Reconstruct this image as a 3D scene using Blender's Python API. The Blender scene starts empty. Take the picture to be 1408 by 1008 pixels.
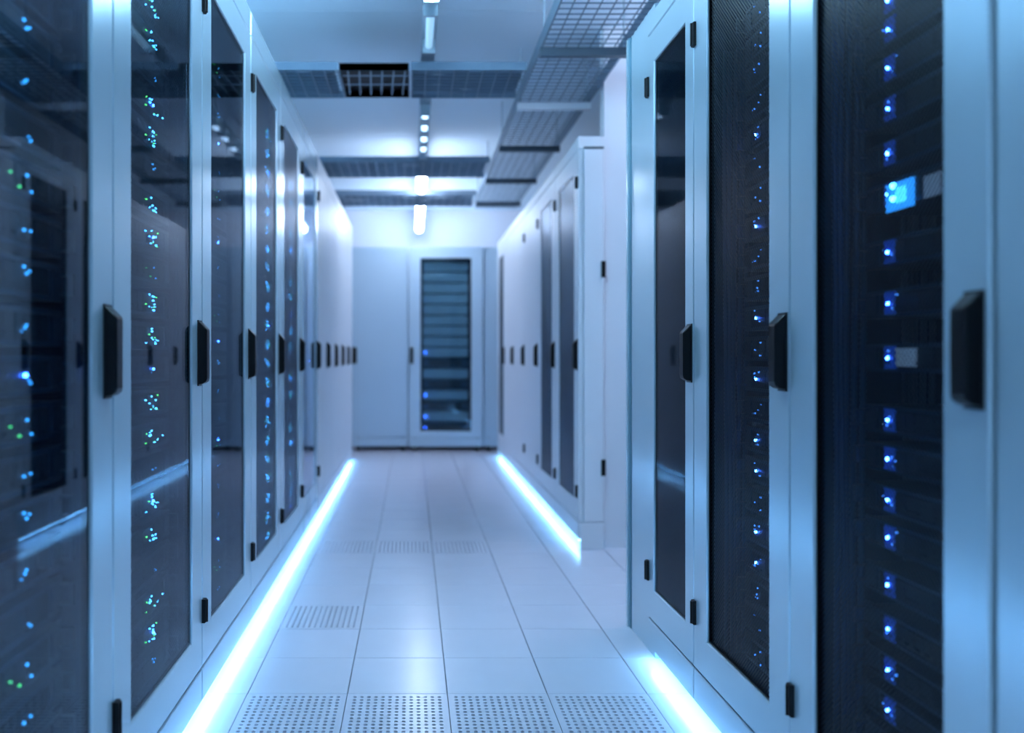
import bpy, math, random
from mathutils import Vector
random.seed(7)
C = bpy.context.scene
COL = C.collection
PI = math.pi

# ------------------------------------------------------------------ camera
F = 1157.0; VX, VY = 567.0, 490.0; H = 1.013
cam_d = bpy.data.cameras.new('camera'); cam = bpy.data.objects.new('camera', cam_d); COL.objects.link(cam)
cam.location = (0, 0, H); cam.rotation_euler = (PI/2, 0, 0)
cam_d.sensor_width = 36; cam_d.lens = F/1408*36
cam_d.shift_x = (704-VX)/1408; cam_d.shift_y = (VY-504)/1408
cam_d.clip_start = 0.05
cam_d.dof.use_dof = True; cam_d.dof.focus_distance = 2.35; cam_d.dof.aperture_fstop = 1.6
C.camera = cam

# ------------------------------------------------------------------ world, exposure
w = bpy.data.worlds.new('world'); C.world = w; w.use_nodes = True
w.node_tree.nodes['Background'].inputs[0].default_value = (.25, .5, 1, 1)
w.node_tree.nodes['Background'].inputs[1].default_value = .02
C.view_settings.view_transform = 'Standard'; C.view_settings.look = 'None'
C.view_settings.gamma = 1; C.view_settings.use_curve_mapping = False
C.view_settings.exposure = 0.0
LAMP = 47.0        # emission of the lit ceiling tubes
STRIP = 29.0       # emission of the floor level light strips

# ------------------------------------------------------------------ materials
def mat(name, col, rough=.5, metal=0, spec=.5, emit=None, es=0, bump=None, noise=None, coat=0):
    m = bpy.data.materials.new(name); m.use_nodes = True
    nt = m.node_tree; b = nt.nodes['Principled BSDF']
    b.inputs['Base Color'].default_value = (*col, 1)
    b.inputs['Roughness'].default_value = rough; b.inputs['Metallic'].default_value = metal
    b.inputs['Specular IOR Level'].default_value = spec
    b.inputs['Coat Weight'].default_value = coat
    if emit:
        b.inputs['Emission Color'].default_value = (*emit, 1); b.inputs['Emission Strength'].default_value = es
    tc = nt.nodes.new('ShaderNodeTexCoord')
    if noise:
        n = nt.nodes.new('ShaderNodeTexNoise'); n.inputs['Scale'].default_value = noise[0]
        n.inputs['Detail'].default_value = 4
        mp = nt.nodes.new('ShaderNodeMapRange'); mp.inputs['To Min'].default_value = 1-noise[1]; mp.inputs['To Max'].default_value = 1+noise[1]
        mx = nt.nodes.new('ShaderNodeVectorMath'); mx.operation = 'SCALE'; mx.inputs[0].default_value = col
        nt.links.new(tc.outputs['Object'], n.inputs['Vector']); nt.links.new(n.outputs['Fac'], mp.inputs['Value'])
        nt.links.new(mp.outputs[0], mx.inputs['Scale']); nt.links.new(mx.outputs[0], b.inputs['Base Color'])
    if bump:
        n = nt.nodes.new('ShaderNodeTexNoise'); n.inputs['Scale'].default_value = bump[0]
        bp = nt.nodes.new('ShaderNodeBump'); bp.inputs['Strength'].default_value = bump[1]; bp.inputs['Distance'].default_value = .002
        nt.links.new(tc.outputs['Object'], n.inputs['Vector']); nt.links.new(n.outputs['Fac'], bp.inputs['Height'])
        nt.links.new(bp.outputs[0], b.inputs['Normal'])
    return m

M = {}
M['paint'] = mat('grey_paint', (.55, .68, .75), .23, .5, .6, bump=(9, .08), noise=(3, .03))
M['white'] = mat('white_paint', (.78, .79, .84), .38, .0, .5, bump=(7, .06), noise=(2, .02))
M['pale_paint'] = mat('pale_blue_paint', (.52, .66, .78), .38, .1, .5, bump=(7, .06), noise=(2, .02))
M['tile'] = mat('floor_laminate', (.80, .77, .86), .22, 0, .5, bump=(5, .10), noise=(6, .04))
M['sub'] = mat('dark_concrete', (.03, .035, .05), .9, noise=(8, .2))
M['ceil'] = mat('ceiling_panel', (.76, .88, .97), .55, 0, .3, noise=(2, .03))
M['wall'] = mat('wall_paint', (.76, .77, .84), .6, 0, .3, noise=(2, .02))
M['black'] = mat('black_plastic', (.003, .0035, .005), .35, 0, .22, noise=(30, .2))
M['liner'] = mat('dark_liner', (.010, .032, .085), .55, .2, .4, noise=(5, .2))
M['chassis'] = mat('dark_chassis', (.038, .085, .15), .38, .4, .5, noise=(20, .25))
M['bay'] = mat('drive_bay', (.025, .04, .06), .45, .4, .5, noise=(40, .3))
M['silver'] = mat('silver_chassis', (.72, .78, .82), .40, .2, .5, noise=(9, .1))
M['galv'] = mat('galvanised_steel', (.42, .50, .56), .38, .7, .5, noise=(12, .15))
M['tray'] = mat('tray_steel', (.22, .29, .36), .42, .6, .5, noise=(12, .15))
M['darksteel'] = mat('dark_steel', (.10, .13, .16), .45, .5, .5, noise=(12, .15))
M['cable_blue_cast'] = mat('blue_cast_cable', (.008, .065, .15), .5, noise=(20, .25))  # blue cast of the server lights put into the cable colour
M['cable_grey'] = mat('grey_cable', (.10, .15, .20), .5, noise=(20, .3))
M['teal'] = mat('teal_edge', (.10, .22, .28), .3, .3, .5, noise=(4, .1))
M['label'] = mat('paper_label', (.75, .8, .85), .6, noise=(60, .1))
M['led_blue'] = mat('blue_light', (.1, .2, .8), emit=(.03, .14, 1), es=90)
M['led_bright'] = mat('bright_cyan_light', (.1, .5, .8), emit=(.06, .42, 1), es=24)
M['led_leaf'] = mat('bright_green_light', (.1, .8, .3), emit=(.12, 1, .15), es=8)
M['led_cyan'] = mat('cyan_light', (.1, .5, .8), emit=(.04, .38, 1), es=5)
M['led_green'] = mat('green_light', (.1, .8, .3), emit=(.12, 1, .25), es=3)
M['lens'] = mat('blue_halo', (.02, .06, .3), .3, emit=(.01, .08, .6), es=.42)  # halo around the blue status lights, as a glowing surface
M['led_dim'] = mat('dim_blue_light', (.1, .5, .8), emit=(.05, .25, 1), es=2.5)
M['pale'] = mat('pale_display', (.5, .6, .7), .4, emit=(.35, .6, 1), es=.16)
M['screen'] = mat('blue_screen', (.05, .3, .8), emit=(.02, .30, 1), es=2.2)
M['strip'] = mat('strip_light', (.6, .8, 1), emit=(.20, .56, 1), es=STRIP)
M['lamp'] = mat('lamp_tube', (.9, .95, 1), emit=(.42, .74, 1), es=LAMP)
M['lamp_far'] = mat('bright_lamp_tube', (.9, .95, 1), emit=(.68, .80, 1), es=LAMP*.85)
M['lamp_dim'] = mat('dim_lamp_tube', (.9, .95, 1), emit=(.5, .75, 1), es=LAMP*.07)
M['lamp_faint'] = mat('faint_lamp_tube', (.75, .85, .9), .2, emit=(.4, .75, 1), es=.55)
M['lamp_fill'] = mat('side_fill_lamp', (.9, .95, 1), emit=(.76, .79, 1), es=LAMP*.45)  # for the unseen lamp added over the recess
M['lamp_off'] = mat('unlit_tube', (.75, .85, .9), .15, .1, .6, noise=(30, .05))

def perforated(name, pitch, thr, col):
    m = bpy.data.materials.new(name); m.use_nodes = True; nt = m.node_tree; b = nt.nodes['Principled BSDF']
    b.inputs['Base Color'].default_value = (*col, 1); b.inputs['Roughness'].default_value = .35; b.inputs['Metallic'].default_value = .3; b.inputs['Specular IOR Level'].default_value = .2
    out = nt.nodes['Material Output']
    tc = nt.nodes.new('ShaderNodeTexCoord'); sp = nt.nodes.new('ShaderNodeSeparateXYZ'); nt.links.new(tc.outputs['Object'], sp.inputs[0])
    def mth(op, a, bb=None):
        n = nt.nodes.new('ShaderNodeMath'); n.operation = op
        for i, v in enumerate((a, bb)):
            if v is None: continue
            if isinstance(v, (int, float)): n.inputs[i].default_value = v
            else: nt.links.new(v, n.inputs[i])
        return n.outputs[0]
    k = 2*PI/pitch
    cx = mth('COSINE', mth('MULTIPLY', sp.outputs['X'], k)); cz = mth('COSINE', mth('MULTIPLY', sp.outputs['Z'], k))
    hole = mth('GREATER_THAN', mth('MULTIPLY', cx, cz), thr)
    tr = nt.nodes.new('ShaderNodeBsdfTransparent'); mx = nt.nodes.new('ShaderNodeMixShader')
    nt.links.new(hole, mx.inputs[0]); nt.links.new(b.outputs[0], mx.inputs[1]); nt.links.new(tr.outputs[0], mx.inputs[2])
    nt.links.new(mx.outputs[0], out.inputs[0])
    return m
M['mesh'] = perforated('perforated_steel', .0112, .0, (.004, .010, .018))

def glass(name, tint, ior, rough=.02, refl=.6):
    m = bpy.data.materials.new(name); m.use_nodes = True; nt = m.node_tree; nt.nodes.remove(nt.nodes['Principled BSDF'])
    out = nt.nodes['Material Output']
    g = nt.nodes.new('ShaderNodeBsdfGlossy'); g.inputs['Roughness'].default_value = rough; g.inputs['Color'].default_value = (refl, refl*1.06, refl*1.15, 1)
    t = nt.nodes.new('ShaderNodeBsdfTransparent'); t.inputs['Color'].default_value = (*tint, 1)
    lw = nt.nodes.new('ShaderNodeLayerWeight'); lw.inputs['Blend'].default_value = .5
    pw = nt.nodes.new('ShaderNodeMath'); pw.operation = 'POWER'; pw.inputs[1].default_value = 5
    fr = nt.nodes.new('ShaderNodeMath'); fr.operation = 'MULTIPLY_ADD'; fr.inputs[1].default_value = 1-ior; fr.inputs[2].default_value = ior
    nt.links.new(lw.outputs['Facing'], pw.inputs[0]); nt.links.new(pw.outputs[0], fr.inputs[0])
    mx = nt.nodes.new('ShaderNodeMixShader')
    nt.links.new(fr.outputs[0], mx.inputs[0]); nt.links.new(t.outputs[0], mx.inputs[1]); nt.links.new(g.outputs[0], mx.inputs[2])
    nt.links.new(mx.outputs[0], out.inputs[0])
    return m
M['glass'] = glass('tinted_glass', (.60, .72, .77), .045, .02, .72)
M['glass_satin'] = glass('satin_glass', (.75, .86, .95), .04, .30, .36)
M['glass_clear'] = glass('clear_glass', (.72, .82, .87), .06, .015, .95)
M['glass_low'] = glass('low_glass', (.8, .88, .92), .04, .02, .42)
M['glass_dark'] = glass('dark_glass', (.6, .7, .75), .03, .03, .28)

# ------------------------------------------------------------------ mesh helpers
class MB:
    def __init__(s): s.v = []; s.f = []
    def box(s, x0, x1, y0, y1, z0, z1, ch=0):
        if ch: return s.cbox(x0, x1, y0, y1, z0, z1, ch)
        b = len(s.v)
        s.v += [(x0,y0,z0),(x1,y0,z0),(x1,y1,z0),(x0,y1,z0),(x0,y0,z1),(x1,y0,z1),(x1,y1,z1),(x0,y1,z1)]
        s.f += [tuple(b+i for i in q) for q in ((0,3,2,1),(4,5,6,7),(0,1,5,4),(1,2,6,5),(2,3,7,6),(3,0,4,7))]
        return s
    def cbox(s, x0, x1, y0, y1, z0, z1, c):
        # box with chamfered front (low y) edges
        s.loops([rect(x0,x1,z0,z1,y1), rect(x0,x1,z0,z1,y0+c), rect(x0+c,x1-c,z0+c,z1-c,y0)], True, True)
        return s
    def loops(s, L, cap0=False, cap1=False, closed=False):
        b = len(s.v); n = len(L[0])
        for l in L: s.v += l
        m = len(L)
        for k in range(m if closed else m-1):
            a = b+k*n; c = b+((k+1) % m)*n
            for i in range(n):
                j = (i+1) % n
                s.f.append((a+i, a+j, c+j, c+i))
        if cap0: s.f.append(tuple(b+i for i in reversed(range(n))))
        if cap1: s.f.append(tuple(b+(m-1)*n+i for i in range(n)))
        return s
    def tube(s, pts, r, n=6):
        pts = [Vector(p) for p in pts]; L = []
        for i, p in enumerate(pts):
            t = (pts[min(i+1, len(pts)-1)] - pts[max(i-1, 0)]).normalized()
            u = t.cross(Vector((0,0,1)) if abs(t.z) < .9 else Vector((1,0,0))).normalized(); v = t.cross(u)
            L.append([tuple(p + u*r*math.cos(2*PI*k/n) + v*r*math.sin(2*PI*k/n)) for k in range(n)])
        return s.loops(L, True, True)
    def mesh(s, name, m, smooth=False):
        me = bpy.data.meshes.new(name); me.from_pydata(s.v, [], s.f); me.materials.append(M[m])
        import bmesh
        bm = bmesh.new(); bm.from_mesh(me); bmesh.ops.recalc_face_normals(bm, faces=bm.faces); bm.to_mesh(me); bm.free()
        if smooth:
            for p in me.polygons: p.use_smooth = True
        return me
def rect(x0, x1, z0, z1, y): return [(x0,y,z0),(x1,y,z0),(x1,y,z1),(x0,y,z1)]

def link(name, me, parent=None, loc=(0,0,0), rz=0):
    o = bpy.data.objects.new(name, me); COL.objects.link(o); o.location = loc; o.rotation_euler = (0,0,rz)
    if parent: o.parent = parent
    return o
def tag(o, label, cat, group=None, kind=None):
    o['label'] = label; o['category'] = cat
    if group: o['group'] = group
    if kind: o['kind'] = kind
    return o
def struct(name, mb, m):
    o = link(name, mb.mesh(name, m)); o['kind'] = 'structure'; return o

# ------------------------------------------------------------------ floor, ceiling, walls
TX0, TY0, T = .105, 2.526, .300
perf_cells = set()
for i in range(-2, 2): perf_cells.add((i, -1))
perf_cells.add((-2, 2)); perf_cells.add((-2, 6)); perf_cells.add((-1, 6)); perf_cells.add((0, 6))
fl = MB(); g = .0012
for i in range(-9, 12):
    for j in range(-15, 26):
        if (i, j) in perf_cells: continue
        x0 = TX0+i*T; y0 = TY0+j*T
        # tile with a tiny bevelled rim
        e = .0015
        fl.loops([[(x0+g,y0+g,-.03),(x0+T-g,y0+g,-.03),(x0+T-g,y0+T-g,-.03),(x0+g,y0+T-g,-.03)],
                  [(x0+g,y0+g,-e),(x0+T-g,y0+g,-e),(x0+T-g,y0+T-g,-e),(x0+g,y0+T-g,-e)],
                  [(x0+g+e,y0+g+e,0),(x0+T-g-e,y0+g+e,0),(x0+T-g-e,y0+T-g-e,0),(x0+g+e,y0+T-g-e,0)]], False, True)
struct('floor', fl, 'tile')
struct('trim_1', MB().box(-2.7, 3.6, -2.1, 10.3, -.33, -.30), 'sub')   # slab under the raised floor

def perf_tile_mesh():
    b = MB(); n = 13; mrg = .013; a = T-2*g; c = (a-2*mrg)/n; r = .0060; K = 8
    # rim
    L = [[(g,g,-.028),(T-g,g,-.028),(T-g,T-g,-.028),(g,T-g,-.028)],
         [(g,g,0),(T-g,g,0),(T-g,T-g,0),(g,T-g,0)],
         [(g+mrg,g+mrg,0),(T-g-mrg,g+mrg,0),(T-g-mrg,T-g-mrg,0),(g+mrg,T-g-mrg,0)]]
    b.loops(L)
    for i in range(n):
        for j in range(n):
            cx = g+mrg+(i+.5)*c; cy = g+mrg+(j+.5)*c; h = c/2
            sq = [(1,0),(1,1),(0,1),(-1,1),(-1,0),(-1,-1),(0,-1),(1,-1)]
            o = [(cx+u*h, cy+v*h, 0) for u, v in sq]
            q = [(cx+r*math.cos(k*PI/4), cy+r*math.sin(k*PI/4), 0) for k in range(K)]
            d = [(x, y, -.006) for x, y, z in q]
            b.loops([o, q, d])
    return b.mesh('perforated_floor_tile', 'tile')
ptm = perf_tile_mesh()
pn = {(-2,-1): 'leftmost of the four in the front row, beside the left light strip', (-1,-1): 'second from the left in the front row',
      (0,-1): 'second from the right in the front row', (1,-1): 'rightmost in the front row, beside the right light strip',
      (-2,2): 'alone beside the left light strip behind the front row', (-2,6): 'left one of the distant row', (-1,6): 'middle one of the distant row', (0,6): 'right one of the distant row'}
for (i, j) in sorted(perf_cells):
    tag(link('perforated_floor_tile', ptm, None, (TX0+i*T, TY0+j*T, 0)), 'pale perforated floor tile, '+pn[(i, j)], 'floor tile', 'perforated floor tiles in the aisle')

CZ = 2.75
ce = MB()
for i in range(-3, 3):
    for j in range(-4, 7):
        x0 = .1+i*1.5; y0 = 4.23+j*1.2-.0
        ce.box(max(x0+.004, -2.7), min(x0+1.496, 3.6), y0+.004, min(y0+1.196, 10.05), CZ, CZ+.03)
struct('ceiling', ce, 'ceil')
struct('trim_2', MB().box(-2.75, 3.65, -2.1, 10.3, CZ+.03, CZ+.08), 'darksteel')
struct('wall_back', MB().box(-2.7, 3.6, 10.02, 10.12, -.3, CZ+.03), 'wall')
struct('wall_left', MB().box(-2.75, -2.65, -2.1, 10.12, -.3, CZ+.03), 'wall')
struct('wall_right', MB().box(2.65, 2.75, -2.1, 10.12, -.3, CZ+.03), 'wall')
struct('wall_front', MB().box(-2.7, 3.6, -2.1, -2.0, -.3, CZ+.03), 'wall')
# white partition that closes the space beside the far right row
struct('wall_partition', MB().box(1.012, 2.65, 4.44, 4.54, 0, CZ), 'white')

# ------------------------------------------------------------------ servers
srv_cache = {}
def server_meshes(kind, hh, side, var):
    """kind dark/silver, height hh, LED side, variant; front at y=0 facing -y, centred on x, base z=0"""
    key = (kind, hh, side, var); busy = var >= 10
    if key in srv_cache: return srv_cache[key]
    r = random.Random(str(key)); W = .24
    ch = MB(); ch.box(-.22, .22, .004, .62, .001, hh-.001)
    ch.box(-W, -.20, 0, .006, .001, hh-.001); ch.box(.20, W, 0, .006, .001, hh-.001)
    ch.box(-.22, .22, -.006, .006, hh*.86, hh-.001); ch.box(-.22, .22, -.006, .006, .001, hh*.13)
    earl = []
    for s in (-1, 1):
        ears = MB(); earl.append(ears)
        ears.box(s*.232-.006, s*.232+.006, -.022, 0, hh*.2, hh*.27); ears.box(s*.232-.006, s*.232+.006, -.022, 0, hh*.73, hh*.8)
        ears.box(s*.232-.006, s*.232+.006, -.026, -.019, hh*.2, hh*.8)
    bays = MB(); bays.box(-.18, .17, -.004, .004, hh*.15, hh*.84); n = (8, 4, 12)[var % 3]; x0 = -.205; wb = .34/n
    for k in range(n):
        a = x0+.03+k*wb
        bays.box(a+.001, a+wb-.002, -.007, .003, hh*.17, hh*.82); bays.box(a+.003, a+wb*.5, -.010, -.007, hh*.3, hh*.36)
    leds = []
    lx = side
    if side == -.143: leds.append(('halo_glow', MB().box(lx-.014, lx+.020, -.009, -.004, hh*.12, hh*.9), 'lens'))  # glowing box drawn as the halo round the status light
    s = .0032
    leds.append(('status_light', MB().loops([[(lx+s*math.cos(k*PI/4), -.012, hh*.5+s*math.sin(k*PI/4)) for k in range(8)],
                                            [(lx+s*math.cos(k*PI/4), -.006, hh*.5+s*math.sin(k*PI/4)) for k in range(8)]], True, True), 'led_blue'))
    for k in range(r.randint(7, 12) if busy else r.randint(2, 4)):
        ml = MB(); u = lx+(r.gauss(0, .03) if busy else r.uniform(-.02, .03)); z = hh*r.uniform(.2, .8); q = r.uniform(.0012, .0022)
        ml.box(u-q, u+q, -.0105, -.006, z-q, z+q)
        leds.append(('activity_light', ml, 'led_bright' if busy else 'led_cyan' if side > 0 else 'led_dim'))
    if side > 0 and r.random() < (.75 if busy else .05):
        for k in range(r.randint(1, 4)):
            mg = MB(); u = lx+r.uniform(-.06, .05); z = hh*r.uniform(.2, .8); q = r.uniform(.0012, .002)
            mg.box(u-q, u+q, -.0105, -.006, z-q, z+q)
            leds.append(('link_light', mg, 'led_leaf' if busy else 'led_green'))
    res = (ch.mesh('chassis', 'chassis' if kind == 'dark' else 'silver'), [e.mesh('handle', 'chassis' if kind == 'dark' else 'silver') for e in earl],
           bays.mesh('drive_bays', 'bay' if kind == 'dark' else 'silver'), [(a, b.mesh(a, m)) for a, b, m in leds])
    srv_cache[key] = res
    return res
ORD = ['topmost','second','third','fourth','fifth','sixth','seventh','eighth','ninth','tenth','eleventh','twelfth','thirteenth','fourteenth','fifteenth','sixteenth','seventeenth','eighteenth','nineteenth','twentieth','twenty-first','twenty-second','twenty-third','twenty-fourth','twenty-fifth']
def place_server(loc, rz, kind, hh, side, var, label, group, blue=True):
    c, e, b, l = server_meshes(kind, hh, side, var)
    t = link('rack_server', None, None, loc, rz); tag(t, label, 'server', group)
    link('chassis', c, t); link('drive_bays', b, t)
    for q in e: link('handle', q, t)
    for i, (nm, me) in enumerate(l):
        if nm == 'status_light' and not blue: continue
        link(nm, me, t)
    return t

# ------------------------------------------------------------------ cabinets
def handle_mesh(hh):
    # side profile extruded along x: tall against the door, chamfered to the front
    p = .024; w = .036; z0 = -hh/2; z1 = hh/2
    prof = [(0, z0), (-p*.55, z0+.002), (-p*.9, z0+.008), (-p, z0+.016), (-p, z1-.024), (-p*.93, z1-.019), (-.004, z1), (0, z1)]
    e = .003
    def ring(x, k):
        cz = 0
        return [(x, y*(1-k*.10), z*(1-k*.015)) for y, z in prof]
    b = MB(); b.loops([ring(-w/2, 1), ring(-w/2+e, 0), ring(w/2-e, 0), ring(w/2, 1)], True, True)
    b.box(-w/2-.002, w/2+.002, -.002, .001, z0-.004, z1+.004)
    return b
def make_cabinet(loc, rz, wd, top, dtop, door, label, group, depth=1.0, mirror=False, hh=.165, paint='paint', hinges=True, mf=.108, glassy=True, guts=True, mtop=None, mbot=None, lit=True):
    """front plane y=0 facing -y; x from -wd/2..wd/2; door = mesh / glass / solid"""
    key = (round(wd, 3), top, dtop, door, mirror, paint, depth)
    t = link('server_cabinet', None, None, loc, rz); tag(t, label, 'cabinet', group)
    x0, x1 = -wd/2, wd/2; s = .002; P = .018
    b = MB()
    for a in ((x0+s, x0+s+P), (x1-s-P, x1-s)): b.box(a[0], a[1], .024, depth, .05, top-.002)
    b.box(x0+s+P, x1-s-P, .024, depth, top-.03, top-.002)
    b.box(x0+s+P, x1-s-P, depth-.02, depth, .05, top-.03)
    b.box(x0+s+P, x1-s-P, .024, depth, .144, .165)
    b.cbox(x0+s, x1-s, 0, .024, dtop+.003, top, .003)          # head rail above the door
    link('body', b.mesh('body', paint), t)
    link('plinth', MB().cbox(x0+s, x1-s, 0, .024, .05, .140, .003).mesh('plinth', paint), t)
    for sx in (-1, 1):
        yy = min(.10, depth/2)
        link('foot', MB().box(-.02, .02, -.02, .02, 0, .144).mesh('foot', 'black'), t, (sx*(wd/2-.06), yy, 0))
    if lit:
        link('light_housing', MB().box(x0+s, x1-s, .0245, .034, .050, .066).mesh('light_housing', 'galv'), t)
        link('light_strip', MB().box(x0+s, x1-s, .006, .0245, .046, .0495).mesh('light_strip', 'strip'), t)
    z0, z1 = .145, dtop
    if guts:
        l = MB(); xi = x0+s+P+.001; xj = x1-s-P-.001
        l.box(xi, xi+.004, .03, depth-.03, .17, top-.035); l.box(xj-.004, xj, .03, depth-.03, .17, top-.035)
        l.box(xi+.004, xj-.004, depth-.03, depth-.025, .17, top-.035); l.box(xi+.004, xj-.004, .03, depth-.03, top-.04, top-.035); l.box(xi+.004, xj-.004, .03, depth-.03, .167, .172)
        link('inner_liner', l.mesh('inner_liner', 'liner'), t)
    # door
    if door == 'solid':
        d = MB().cbox(x0+s, x1-s, 0, .022, z0, z1, .003)
        dr = link('door', d.mesh('door', paint), t)
    else:
        a0, a1, c0, c1 = x0+mf, x1-mf, (mbot or z0+.102), (mtop or z1-.104)
        d = MB(); c = .003
        d.loops([rect(x0+s,x1-s,z0,z1,.022), rect(x0+s,x1-s,z0,z1,c), rect(x0+s+c,x1-s-c,z0+c,z1-c,0),
                 rect(a0-c,a1+c,c0-c,c1+c,0), rect(a0,a1,c0,c1,c), rect(a0,a1,c0,c1,.022)], closed=True)
        dr = link('door', d.mesh('door', paint), t)
        gk = MB().loops([rect(a0,a1,c0,c1,.006), rect(a0+.004,a1-.004,c0+.004,c1-.004,.006), rect(a0+.004,a1-.004,c0+.004,c1-.004,.02), rect(a0,a1,c0,c1,.02)], closed=True)
        link('gasket', gk.mesh('gasket', 'black'), dr)
        if door == 'mesh':
            link('mesh_panel', MB().box(a0+.002, a1-.002, .012, .0125, c0+.002, c1-.002).mesh('mesh_panel', 'mesh'), dr)
        if glassy:
            q = link('glass_pane', MB().box(a0+.001, a1-.001, .005, .009, c0+.001, c1-.001).mesh('glass_pane', glassy if isinstance(glassy, str) else 'glass'), dr)
    sg = -1 if mirror else 1
    link('handle', handle_mesh(hh).mesh('handle', 'black'), dr, (sg*(wd/2-.032), -.001, 1.022))
    if hinges:
        for hz in (z0+.155, z1-.17):
            hb = MB(); hb.cbox(-.010, .010, -.010, .004, -.033, .033, .003)
            hb.tube([(0, -.010, -.031), (0, -.010, .031)], .004, 8)
            link('hinge', hb.mesh('hinge', 'black'), dr, (-sg*(wd/2-.011), 0, hz))
    return t

XL, XR, XB = -.587, .788, .872
LH, LD = 2.27, 2.18; RH, RD = 2.145, 2.08
left = [(.95,1.65),(1.65,2.35),(2.35,3.06),(3.06,3.75),(3.75,4.44),(4.44,5.22),(5.22,5.82),(5.82,6.42),(6.42,7.02),(7.02,7.62),(7.62,8.22)]
lt = ['glass','mesh','mesh','mesh','mesh','mesh']+['solid']*5
ll = ['grey server cabinet with dark glass door nearest the camera in the left row',
      'grey server cabinet with perforated door showing green and blue lights, second in the left row',
      'grey server cabinet with narrow perforated door, third in the left row',
      'grey server cabinet with glazed perforated door, fourth in the left row',
      'grey server cabinet with glazed perforated door, fifth in the left row',
      'grey server cabinet with darkest narrow window, last glazed one of the left row',
      'plain white cabinet right after the last glazed one in the left row',
      'plain white cabinet second after the glazed ones in the left row',
      'plain white cabinet third after the glazed ones in the left row',
      'plain white cabinet second from the far end of the left row',
      'plain white cabinet at the far end of the left row']
lname = ['nearest left cabinet','second left cabinet','third left cabinet','fourth left cabinet','fifth left cabinet','sixth left cabinet']
for k, (a, b) in enumerate(left):
    make_cabinet((XL, (a+b)/2, 0), PI/2, b-a, LH, LD, lt[k], ll[k], 'cabinets of the left row', hh=.172, paint='paint' if k < 6 else 'white', guts=lt[k] != 'solid', glassy=('glass', 'glass_low', 'glass_low', 'glass_satin', 'glass_satin', 'glass_clear')[k] if k < 6 else False, hinges=k <= 6)
    if lt[k] != 'solid':
        n = 22 if k < 5 else 12; pitch = .083 if k < 5 else .15
        for q in range(n):
            z = .20+q*pitch
            off = (b-a)/2-.06-.24
            place_server((XL-(.075 if k < 3 else .050), (a+b)/2+off, z), PI/2, 'dark' if k < 5 or q % 2 else 'silver', .068, .24-.17 if k < 3 else .21, ((k+q) % 5)+(10 if (k in (1, 3, 4) and (q % 3 or k == 3)) else 0),
                         'dark rack server in the %s, %s from the top' % (lname[k], ORD[n-1-q]) if n-1-q else 'dark rack server in the %s, topmost of its stack' % lname[k],
                         'servers in the %s' % lname[k], blue=(q*7+k) % (4 if k else 9) == 0)
right = [(.547,1.138,'mesh'),(1.147,1.757,'mesh'),(1.757,2.357,'mesh'),(2.357,2.82,'mesh')]
rl = ['grey server cabinet cut off by the right edge of the frame', 'grey server cabinet with wide mesh door and bright blue lights at the right',
      'grey server cabinet with mesh door, second from the end of the near right row', 'narrow grey cabinet with dark reflecting door, end of the near right row']
rname = ['cabinet cut by the right edge','nearest right cabinet','second right cabinet','narrow end cabinet']
near_led = [1.685,1.63,1.557,1.48,1.396,1.318,1.21,1.113,1.010,.892,.819,.741,.671,.581,.498,.421,.345,.27,1.76,1.84,1.92]
near_led.sort(reverse=True)
for k, (a, b, d) in enumerate(right):
    make_cabinet((XR, (a+b)/2, 0), -PI/2, b-a, RH, RD, d, rl[k], 'cabinets of the near right row', hh=.158, glassy='glass_dark' if k == 3 else False, mf=.104 if k < 3 else .075)
    if k == 1:
        for q, z in enumerate(near_led):
            hh = .055
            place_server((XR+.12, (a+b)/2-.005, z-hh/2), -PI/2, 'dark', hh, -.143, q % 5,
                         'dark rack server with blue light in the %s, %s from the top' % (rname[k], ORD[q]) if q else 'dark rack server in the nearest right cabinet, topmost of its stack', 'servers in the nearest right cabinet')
    if k == 2:
        for q in range(22):
            z = .2+q*.08
            place_server((XR+.12, (a+b)/2, z), -PI/2, 'dark', .066, -.145, q % 5,
                         'dark rack server in the %s, %s from the top' % (rname[k], ORD[21-q]) if q < 21 else 'dark rack server in the second right cabinet, topmost of its stack', 'servers in the second right cabinet', blue=q in (3,4,6,7,9,11,14,17))
# lit display and labels on two of the near servers
def onplane(y0, y1, z0, z1, m, name, x=XR+.12-.012, t=.004):
    return link(name, MB().box(x, x+t, y0, y1, z0, z1).mesh(name, m))
t = tag(onplane(1.507, 1.592, 1.284, 1.335, 'screen', 'status_display'), 'glowing blue display panel on a server behind the nearest right mesh door', 'display')
for y, z in ((1.566, 1.330), (1.566, 1.306)):
    link('indicator', MB().loops([[(x, y+.0055*math.cos(k*PI/5), z+.0055*math.sin(k*PI/5)) for k in range(10)] for x in (XR+.12-.012, XR+.12-.016)], True, True).mesh('indicator', 'led_bright'), t)
link('lit_window', MB().box(XR+.12-.0145, XR+.12-.012, 1.527, 1.556, 1.296, 1.324).mesh('lit_window', 'led_cyan'), t)
tag(onplane(1.43, 1.475, 1.290, 1.328, 'pale', 'pale_display'), 'small pale display near the door edge, right of the glowing blue display', 'display', 'pale displays on the servers')
tag(onplane(1.50, 1.56, .994, 1.028, 'pale', 'pale_display'), 'small pale display at handle height, below the glowing blue display', 'display', 'pale displays on the servers')
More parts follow.
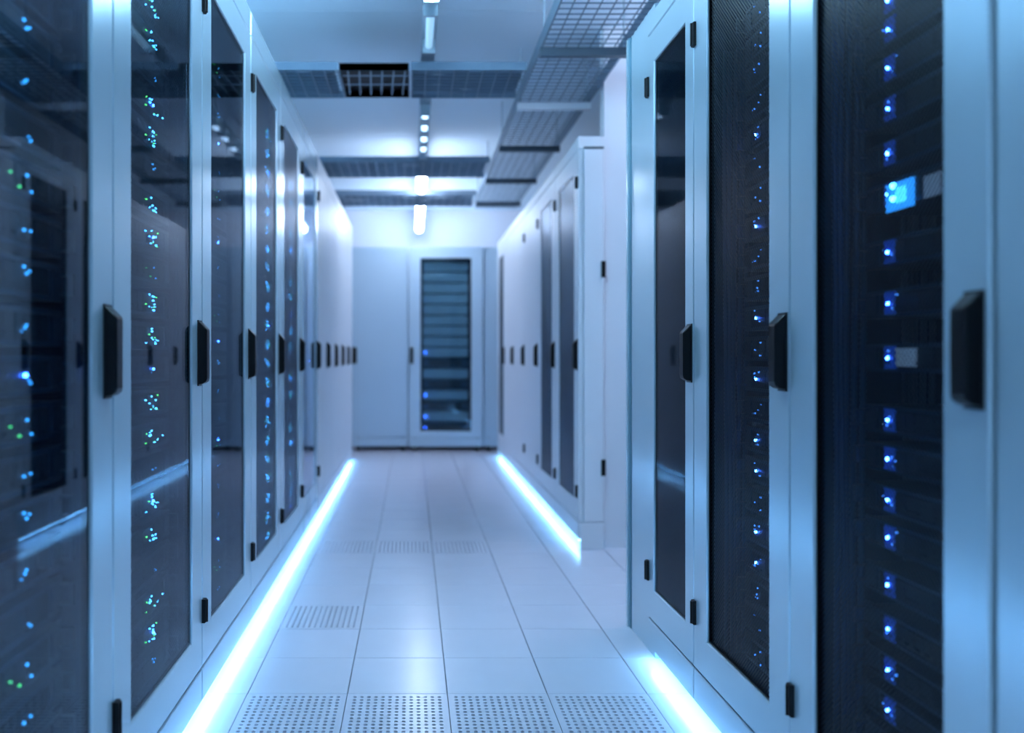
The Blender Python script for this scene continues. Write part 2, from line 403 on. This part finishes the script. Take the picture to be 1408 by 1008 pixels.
# vertical cables along the far inner side of the two near right cabinets
def bundle(name, pts_list, r, m, label, group):
    b = MB()
    for p in pts_list: b.tube(p, r, 7)
    return tag(link(name, b.mesh(name, m, True)), label, 'cable', group)
for k, (yy, nm) in enumerate(((1.71, 'nearest right cabinet'), (2.31, 'second right cabinet'))):
    for j, (x0, m) in enumerate(((.86, 'cable_blue_cast'), (1.0, 'cable_grey'), (1.10, 'cable_blue_cast'))):  # blue ones carry the cabinet's blue light in their colour
        ps = []
        for q in range(5):
            ps.append([(x0+q*.013+.004*math.sin(3*z+q), yy+.004*math.cos(2*z+q*2), z) for z in [.2+.15*i for i in range(12)]])
        bundle('cable_bundle', ps, .006, m, ('outer blue-cast' if j == 0 else 'grey' if j == 1 else 'inner blue-cast')+' vertical cable bundle inside the '+nm, 'vertical cables in the right cabinets')

# end panel after the narrow cabinet
t = link('end_panel', None, None, (1.2, 3.0, 0)); tag(t, 'tall light grey end panel behind the narrow right cabinet', 'panel')
link('panel', MB().box(.815-1.2, .6, 2.825-3.0, 3.13-3.0, 0, 2.2).mesh('panel', 'paint'), t)
link('edge_post', MB().box(.812-1.2, .845-1.2, .131, .15, 0, 2.2).mesh('edge_post', 'teal'), t)
link('edge_trim', MB().box(.806-1.2, .84-1.2, .151, .17, 0, 2.2).mesh('edge_trim', 'paint'), t)

# far right row
far = [(4.42,5.14,'mesh'),(5.14,5.84,'mesh'),(5.84,6.54,'solid'),(6.54,7.24,'solid'),(7.24,7.94,'solid'),(7.94,8.60,'mesh')]
fn = ['white cabinet with dark window at the near corner of the far right row', 'white cabinet with dark window, second of the far right row',
      'plain white cabinet after the two windowed ones in the far right row', 'plain white cabinet in the middle of the far right row',
      'plain white cabinet before the last one of the far right row', 'white windowed cabinet at the far end of the far right row']
for k, (a, b, d) in enumerate(far):
    make_cabinet((XB, (a+b)/2, 0), -PI/2, b-a, 2.17, 2.10, d, fn[k], 'cabinets of the far right row', hh=.158, depth=.138 if k == 0 else .9, paint='white', guts=d != 'solid', mf=.12, hinges=k < 3, glassy='glass_satin')
corner = [o for o in COL.objects if o.get('label') == fn[0]][0]
cdoor = [o for o in corner.children if o.name.startswith('door')][0]; ch_ = [o for o in cdoor.children if o.name.startswith('hinge')]
for o in ch_:
    c = o.copy(); COL.objects.link(c); c.parent = cdoor; c.location = (.72/2-.022, 0, o.location.z)
# side cheek of the corner cabinet with two hinges on its edge
t = link('side_door', None, None, (1.0, 4.415, 0)); tag(t, 'narrow white side door of the corner cabinet with black hinges', 'door')
link('leaf', MB().cbox(-.10, .003, -.008, .004, .144, 2.10, .003).mesh('leaf', 'white'), t)
link('base_board', MB().cbox(-.12, .003, -.008, .004, 0, .138, .003).mesh('base_board', 'white'), t)
link('cap_trim', MB().box(-.10, .003, -.009, .004, 2.103, 2.112).mesh('cap_trim', 'darksteel'), t)
for z in (1.47, .43):
    hb = MB(); hb.cbox(-.011, .011, -.012, .006, -.042, .042, .003); hb.tube([(0, -.012, -.038), (0, -.012, .038)], .005, 8)
    link('hinge', hb.mesh('hinge', 'black'), t, (0, -.008, z))

# back row at the end of the aisle
make_cabinet((-.345, 9.0, 0), 0, .60, 2.18, 2.175-.012, 'solid', 'plain pale cabinet at the end of the aisle, left of the windowed one', 'cabinets at the end of the aisle', depth=.8, paint='pale_paint', mirror=True, lit=False, hinges=False, guts=False)
make_cabinet((.3575, 8.97, 0), 0, .795, 2.18, 2.175-.012, 'glass', 'white cabinet with tall window at the end of the aisle', 'cabinets at the end of the aisle', depth=.8, paint='pale_paint', mirror=True, lit=False, hinges=False, mf=.127, mtop=2.06, mbot=.215)
make_cabinet((1.06, 9.0, 0), 0, .60, 2.18, 2.175-.012, 'solid', 'plain pale cabinet at the end of the aisle, right of the windowed one', 'cabinets at the end of the aisle', depth=.8, paint='pale_paint', lit=False, hinges=False, guts=False)
for q in range(16):
    place_server((.3575, 9.06, .2+q*.115), 0, 'silver' if q > 7 or q % 2 else 'dark', .10, -.22, q % 5,
                 ('silver rack server in the windowed cabinet at the aisle end, ' + ('%s from the top' % ORD[15-q] if q < 15 else 'topmost of its stack')), 'servers in the cabinet at the aisle end', blue=q in (0, 1, 3, 7))

# ------------------------------------------------------------------ ceiling lights on their channel
LX = .078; LZ = 2.47
t = link('lighting_channel', None, None, (LX, 5, 0)); tag(t, 'narrow metal lighting channel hung along the middle of the ceiling', 'lighting channel')
b = MB(); b.box(-.034, .034, -5.5, 4.9, LZ+.054, LZ+.058); b.box(-.034, -.031, -5.5, 4.9, LZ+.058, LZ+.08); b.box(.031, .034, -5.5, 4.9, LZ+.058, LZ+.08)
link('channel', b.mesh('channel', 'galv'), t)
for yy in (-2.2, -.9, .4, 1.7, 3.0, 4.3):
    link('hanger', MB().tube([(0, yy, LZ+.06), (0, yy, CZ)], .006).mesh('hanger', 'galv'), t)
def lamp(y0, y1, on, label, LX=LX):
    t = link('tube_light', None, None, (LX, (y0+y1)/2, 0)); tag(t, label, 'ceiling light', 'tube lights along the ceiling channel')
    L = (y1-y0)/2; w = .018 if on in ('lamp_dim', 'lamp_faint') else .040
    ring = lambda y, s: [(w*s*math.cos(k*PI/6), y, LZ+.012+w*s*math.sin(k*PI/6)*.9) for k in range(12)]
    m = on if isinstance(on, str) else 'lamp_far' if y0 > 5 else 'lamp'
    n = 4 if on == 'lamp_dim' and y0 > 5 else 1; p = 2*L/n
    for q in range(n):
        a = -L+q*p; c = a+p if n == 1 else a+p*.45
        link('tube', MB().loops([ring(a, .5), ring(a+.02, 1), ring(c-.02, 1), ring(c, .5)], True, True).mesh('tube', m, True), t)
        if n > 1: link('louvre', MB().box(-.026, .026, c, a+p, LZ+.002, LZ+.052).mesh('louvre', 'galv'), t)
    link('end_cap', MB().box(-.03, .03, -L-.02, -L, LZ-.015, LZ+.052).mesh('end_cap', 'galv'), t)
    link('end_cap', MB().box(-.03, .03, L, L+.02, LZ-.015, LZ+.052).mesh('end_cap', 'galv'), t)
lamp(2.0, 3.42, True, 'lit tube light cut off at the top edge of the frame')
lamp(3.58, 4.0, 'lamp_faint', 'nearly dark short tube light just behind the lit one at the top edge')
lamp(5.05, 6.15, 'lamp_dim', 'dim louvred tube light between the first cross tray and the lit pair')
lamp(6.76, 7.42, True, 'lit tube light before the farthest one')
lamp(8.15, 9.75, True, 'brightest lit tube light, farthest down the channel')
lamp(-1.2, .4, True, 'added unseen tube light behind the camera')  # unseen lamp, added to brighten the ceiling and walls

# added lamps out of view, brightening the recess walls and the ceiling
def hung(y0, y1, x, m, label):
    lamp(y0, y1, m, label, x)
    t = [o for o in COL.objects if o.get('label') == label][0]
    for yy in (-.5, .5): link('hanger', MB().tube([(0, yy*(y1-y0)*.9, LZ+.03), (0, yy*(y1-y0)*.9, CZ)], .005).mesh('hanger', 'galv'), t)
hung(3.3, 4.3, 1.75, 'lamp_fill', 'added unseen tube light brightening the recess behind the right end panel')
hung(1.6, 4.6, -2.1, 'lamp', 'added unseen tube light behind the left row, brightening the ceiling')

# ------------------------------------------------------------------ wire cable trays
TZ = 2.45
def tray(name, x0, x1, y0, y1, along, dl, dc, label, bars=()):
    """along 'y' or 'x'; dl spacing of long wires, dc of cross wires"""
    t = link(name, None, None, ((x0+x1)/2, (y0+y1)/2, TZ)); tag(t, label, 'cable tray', 'wire cable trays under the ceiling')
    cx, cy = (x0+x1)/2, (y0+y1)/2; hx, hy = (x1-x0)/2, (y1-y0)/2; r = .0033; b = MB(); up = .055 if along == 'y' else .032
    if along == 'y':
        n = round(2*hx/dl)
        for i in range(n+1):
            x = -hx+i*2*hx/n; b.tube([(x, -hy, 0), (x, hy, 0)], r, 5)
        m = round(2*hy/dc)
        for j in range(m+1):
            y = -hy+j*2*hy/m; b.tube([(-hx, y, up), (-hx, y, -.004), (hx, y, -.004), (hx, y, up)], r, 5)
        rails = [MB().box(s*hx-.004, s*hx+.004, -hy, hy, -.006, up+.004) for s in (-1, 1)]
    else:
        n = round(2*hy/dl)
        for i in range(n+1):
            y = -hy+i*2*hy/n; b.tube([(-hx, y, 0), (hx, y, 0)], r, 5)
        m = round(2*hx/dc)
        for j in range(m+1):
            x = -hx+j*2*hx/m; b.tube([(x, -hy, up), (x, -hy, -.004), (x, hy, -.004), (x, hy, up)], r, 5)
        rails = [MB().box(-hx, hx, s*hy-.004, s*hy+.004, -.006, up+.004) for s in (-1, 1)]
    link('wire_grid', b.mesh('wire_grid', 'tray'), t); [link('side_rail', q.mesh('side_rail', 'tray'), t) for q in rails]
    for yb, mm in bars:
        link('support_bar', MB().box(-hx-.008, hx+.008, yb-cy-.02, yb-cy+.02, -.045, -.007).mesh('support_bar', mm), t)
        for s in (-1, 1):
            link('hanger_rod', MB().tube([(s*(hx-.012), yb-cy, -.007), (s*(hx-.012), yb-cy, CZ-TZ)], .005).mesh('hanger_rod', 'galv'), t)
    return t
tray('wire_cable_tray', .60, .995, 2.2, 8.1, 'y', .056, .055, 'long wire cable tray running above the right row',
     [(3.91, 'darksteel'), (4.75, 'white'), (5.73, 'darksteel'), (6.79, 'darksteel'), (7.8, 'darksteel')])
for k, (a, b_) in enumerate(((4.21, 4.66), (6.2, 6.73), (7.46, 8.03))):
    nm = ('nearest', 'middle', 'farthest')[k]
    if k == 0:
        tray('wire_cable_tray', -1.6, -.375, a, b_, 'x', .05, .07, 'left piece of the nearest cross tray, between the left row and the dark grille')
        tray('wire_cable_tray', -.005, .57, a, b_, 'x', .05, .07, 'right piece of the nearest cross tray, between the dark grille and the long tray')
    else: tray('wire_cable_tray', -1.6, .57, a, b_, 'x', .05, .07, nm+' cross tray spanning the aisle under the ceiling')
    ps = []
    r = random.Random(k)
    for q in range(9 if k == 0 else 6):
        y = a+.04+(b_-a-.08)*(q+.5)/(9 if k == 0 else 6)
        ps.append([(-1.55+i*.15, y+r.uniform(-.012, .012), TZ+.012+r.uniform(0, .006)) for i in range(15)])
    if k == 0: bundle('cable_bundle', [[(-1.55+i*.165, p[i][1], p[i][2]) for i in range(8)] for p in ps], .009, 'cable_grey', 'grey cables lying in the nearest cross tray, left of the grille', 'cables in the trays')
    if k == 0: ps = [[(i*.14, p[i][1], p[i][2]) for i in range(5)] for p in ps]
    bundle('cable_bundle', ps, .009, 'cable_grey', 'grey cables lying in the nearest cross tray, right of the grille' if k == 0 else 'grey cables lying in the %s cross tray' % nm, 'cables in the trays')
# dark ventilation grille seen over the nearest cross tray
t = link('ventilation_grille', None, None, (-.19, 4.44, TZ)); tag(t, 'dark ventilation grille with pale bars in the nearest cross tray', 'grille')
link('back_plate', MB().box(-.18, .17, -.215, .215, .03, .034).mesh('back_plate', 'black'), t)
b = MB().loops([[(x, y, z) for x, y in ((-.18-e,-.22),(.175+e,-.22),(.175+e,.22),(-.18-e,.22))] for z, e in ((-.004,0),(.034,0),(.034,-.006),(-.004,-.006))], closed=True)
link('frame', b.mesh('frame', 'darksteel'), t)
for k in range(6):
    x = -.155+k*.058
    link('bar', MB().tube([(x+.02, -.214, .01), (x, .214, .01)], .004, 6).mesh('bar', 'galv'), t)
for y in (-.07, .07):
    link('cross_bar', MB().tube([(-.18, y, .02), (.17, y, .02)], .003, 6).mesh('cross_bar', 'galv'), t)
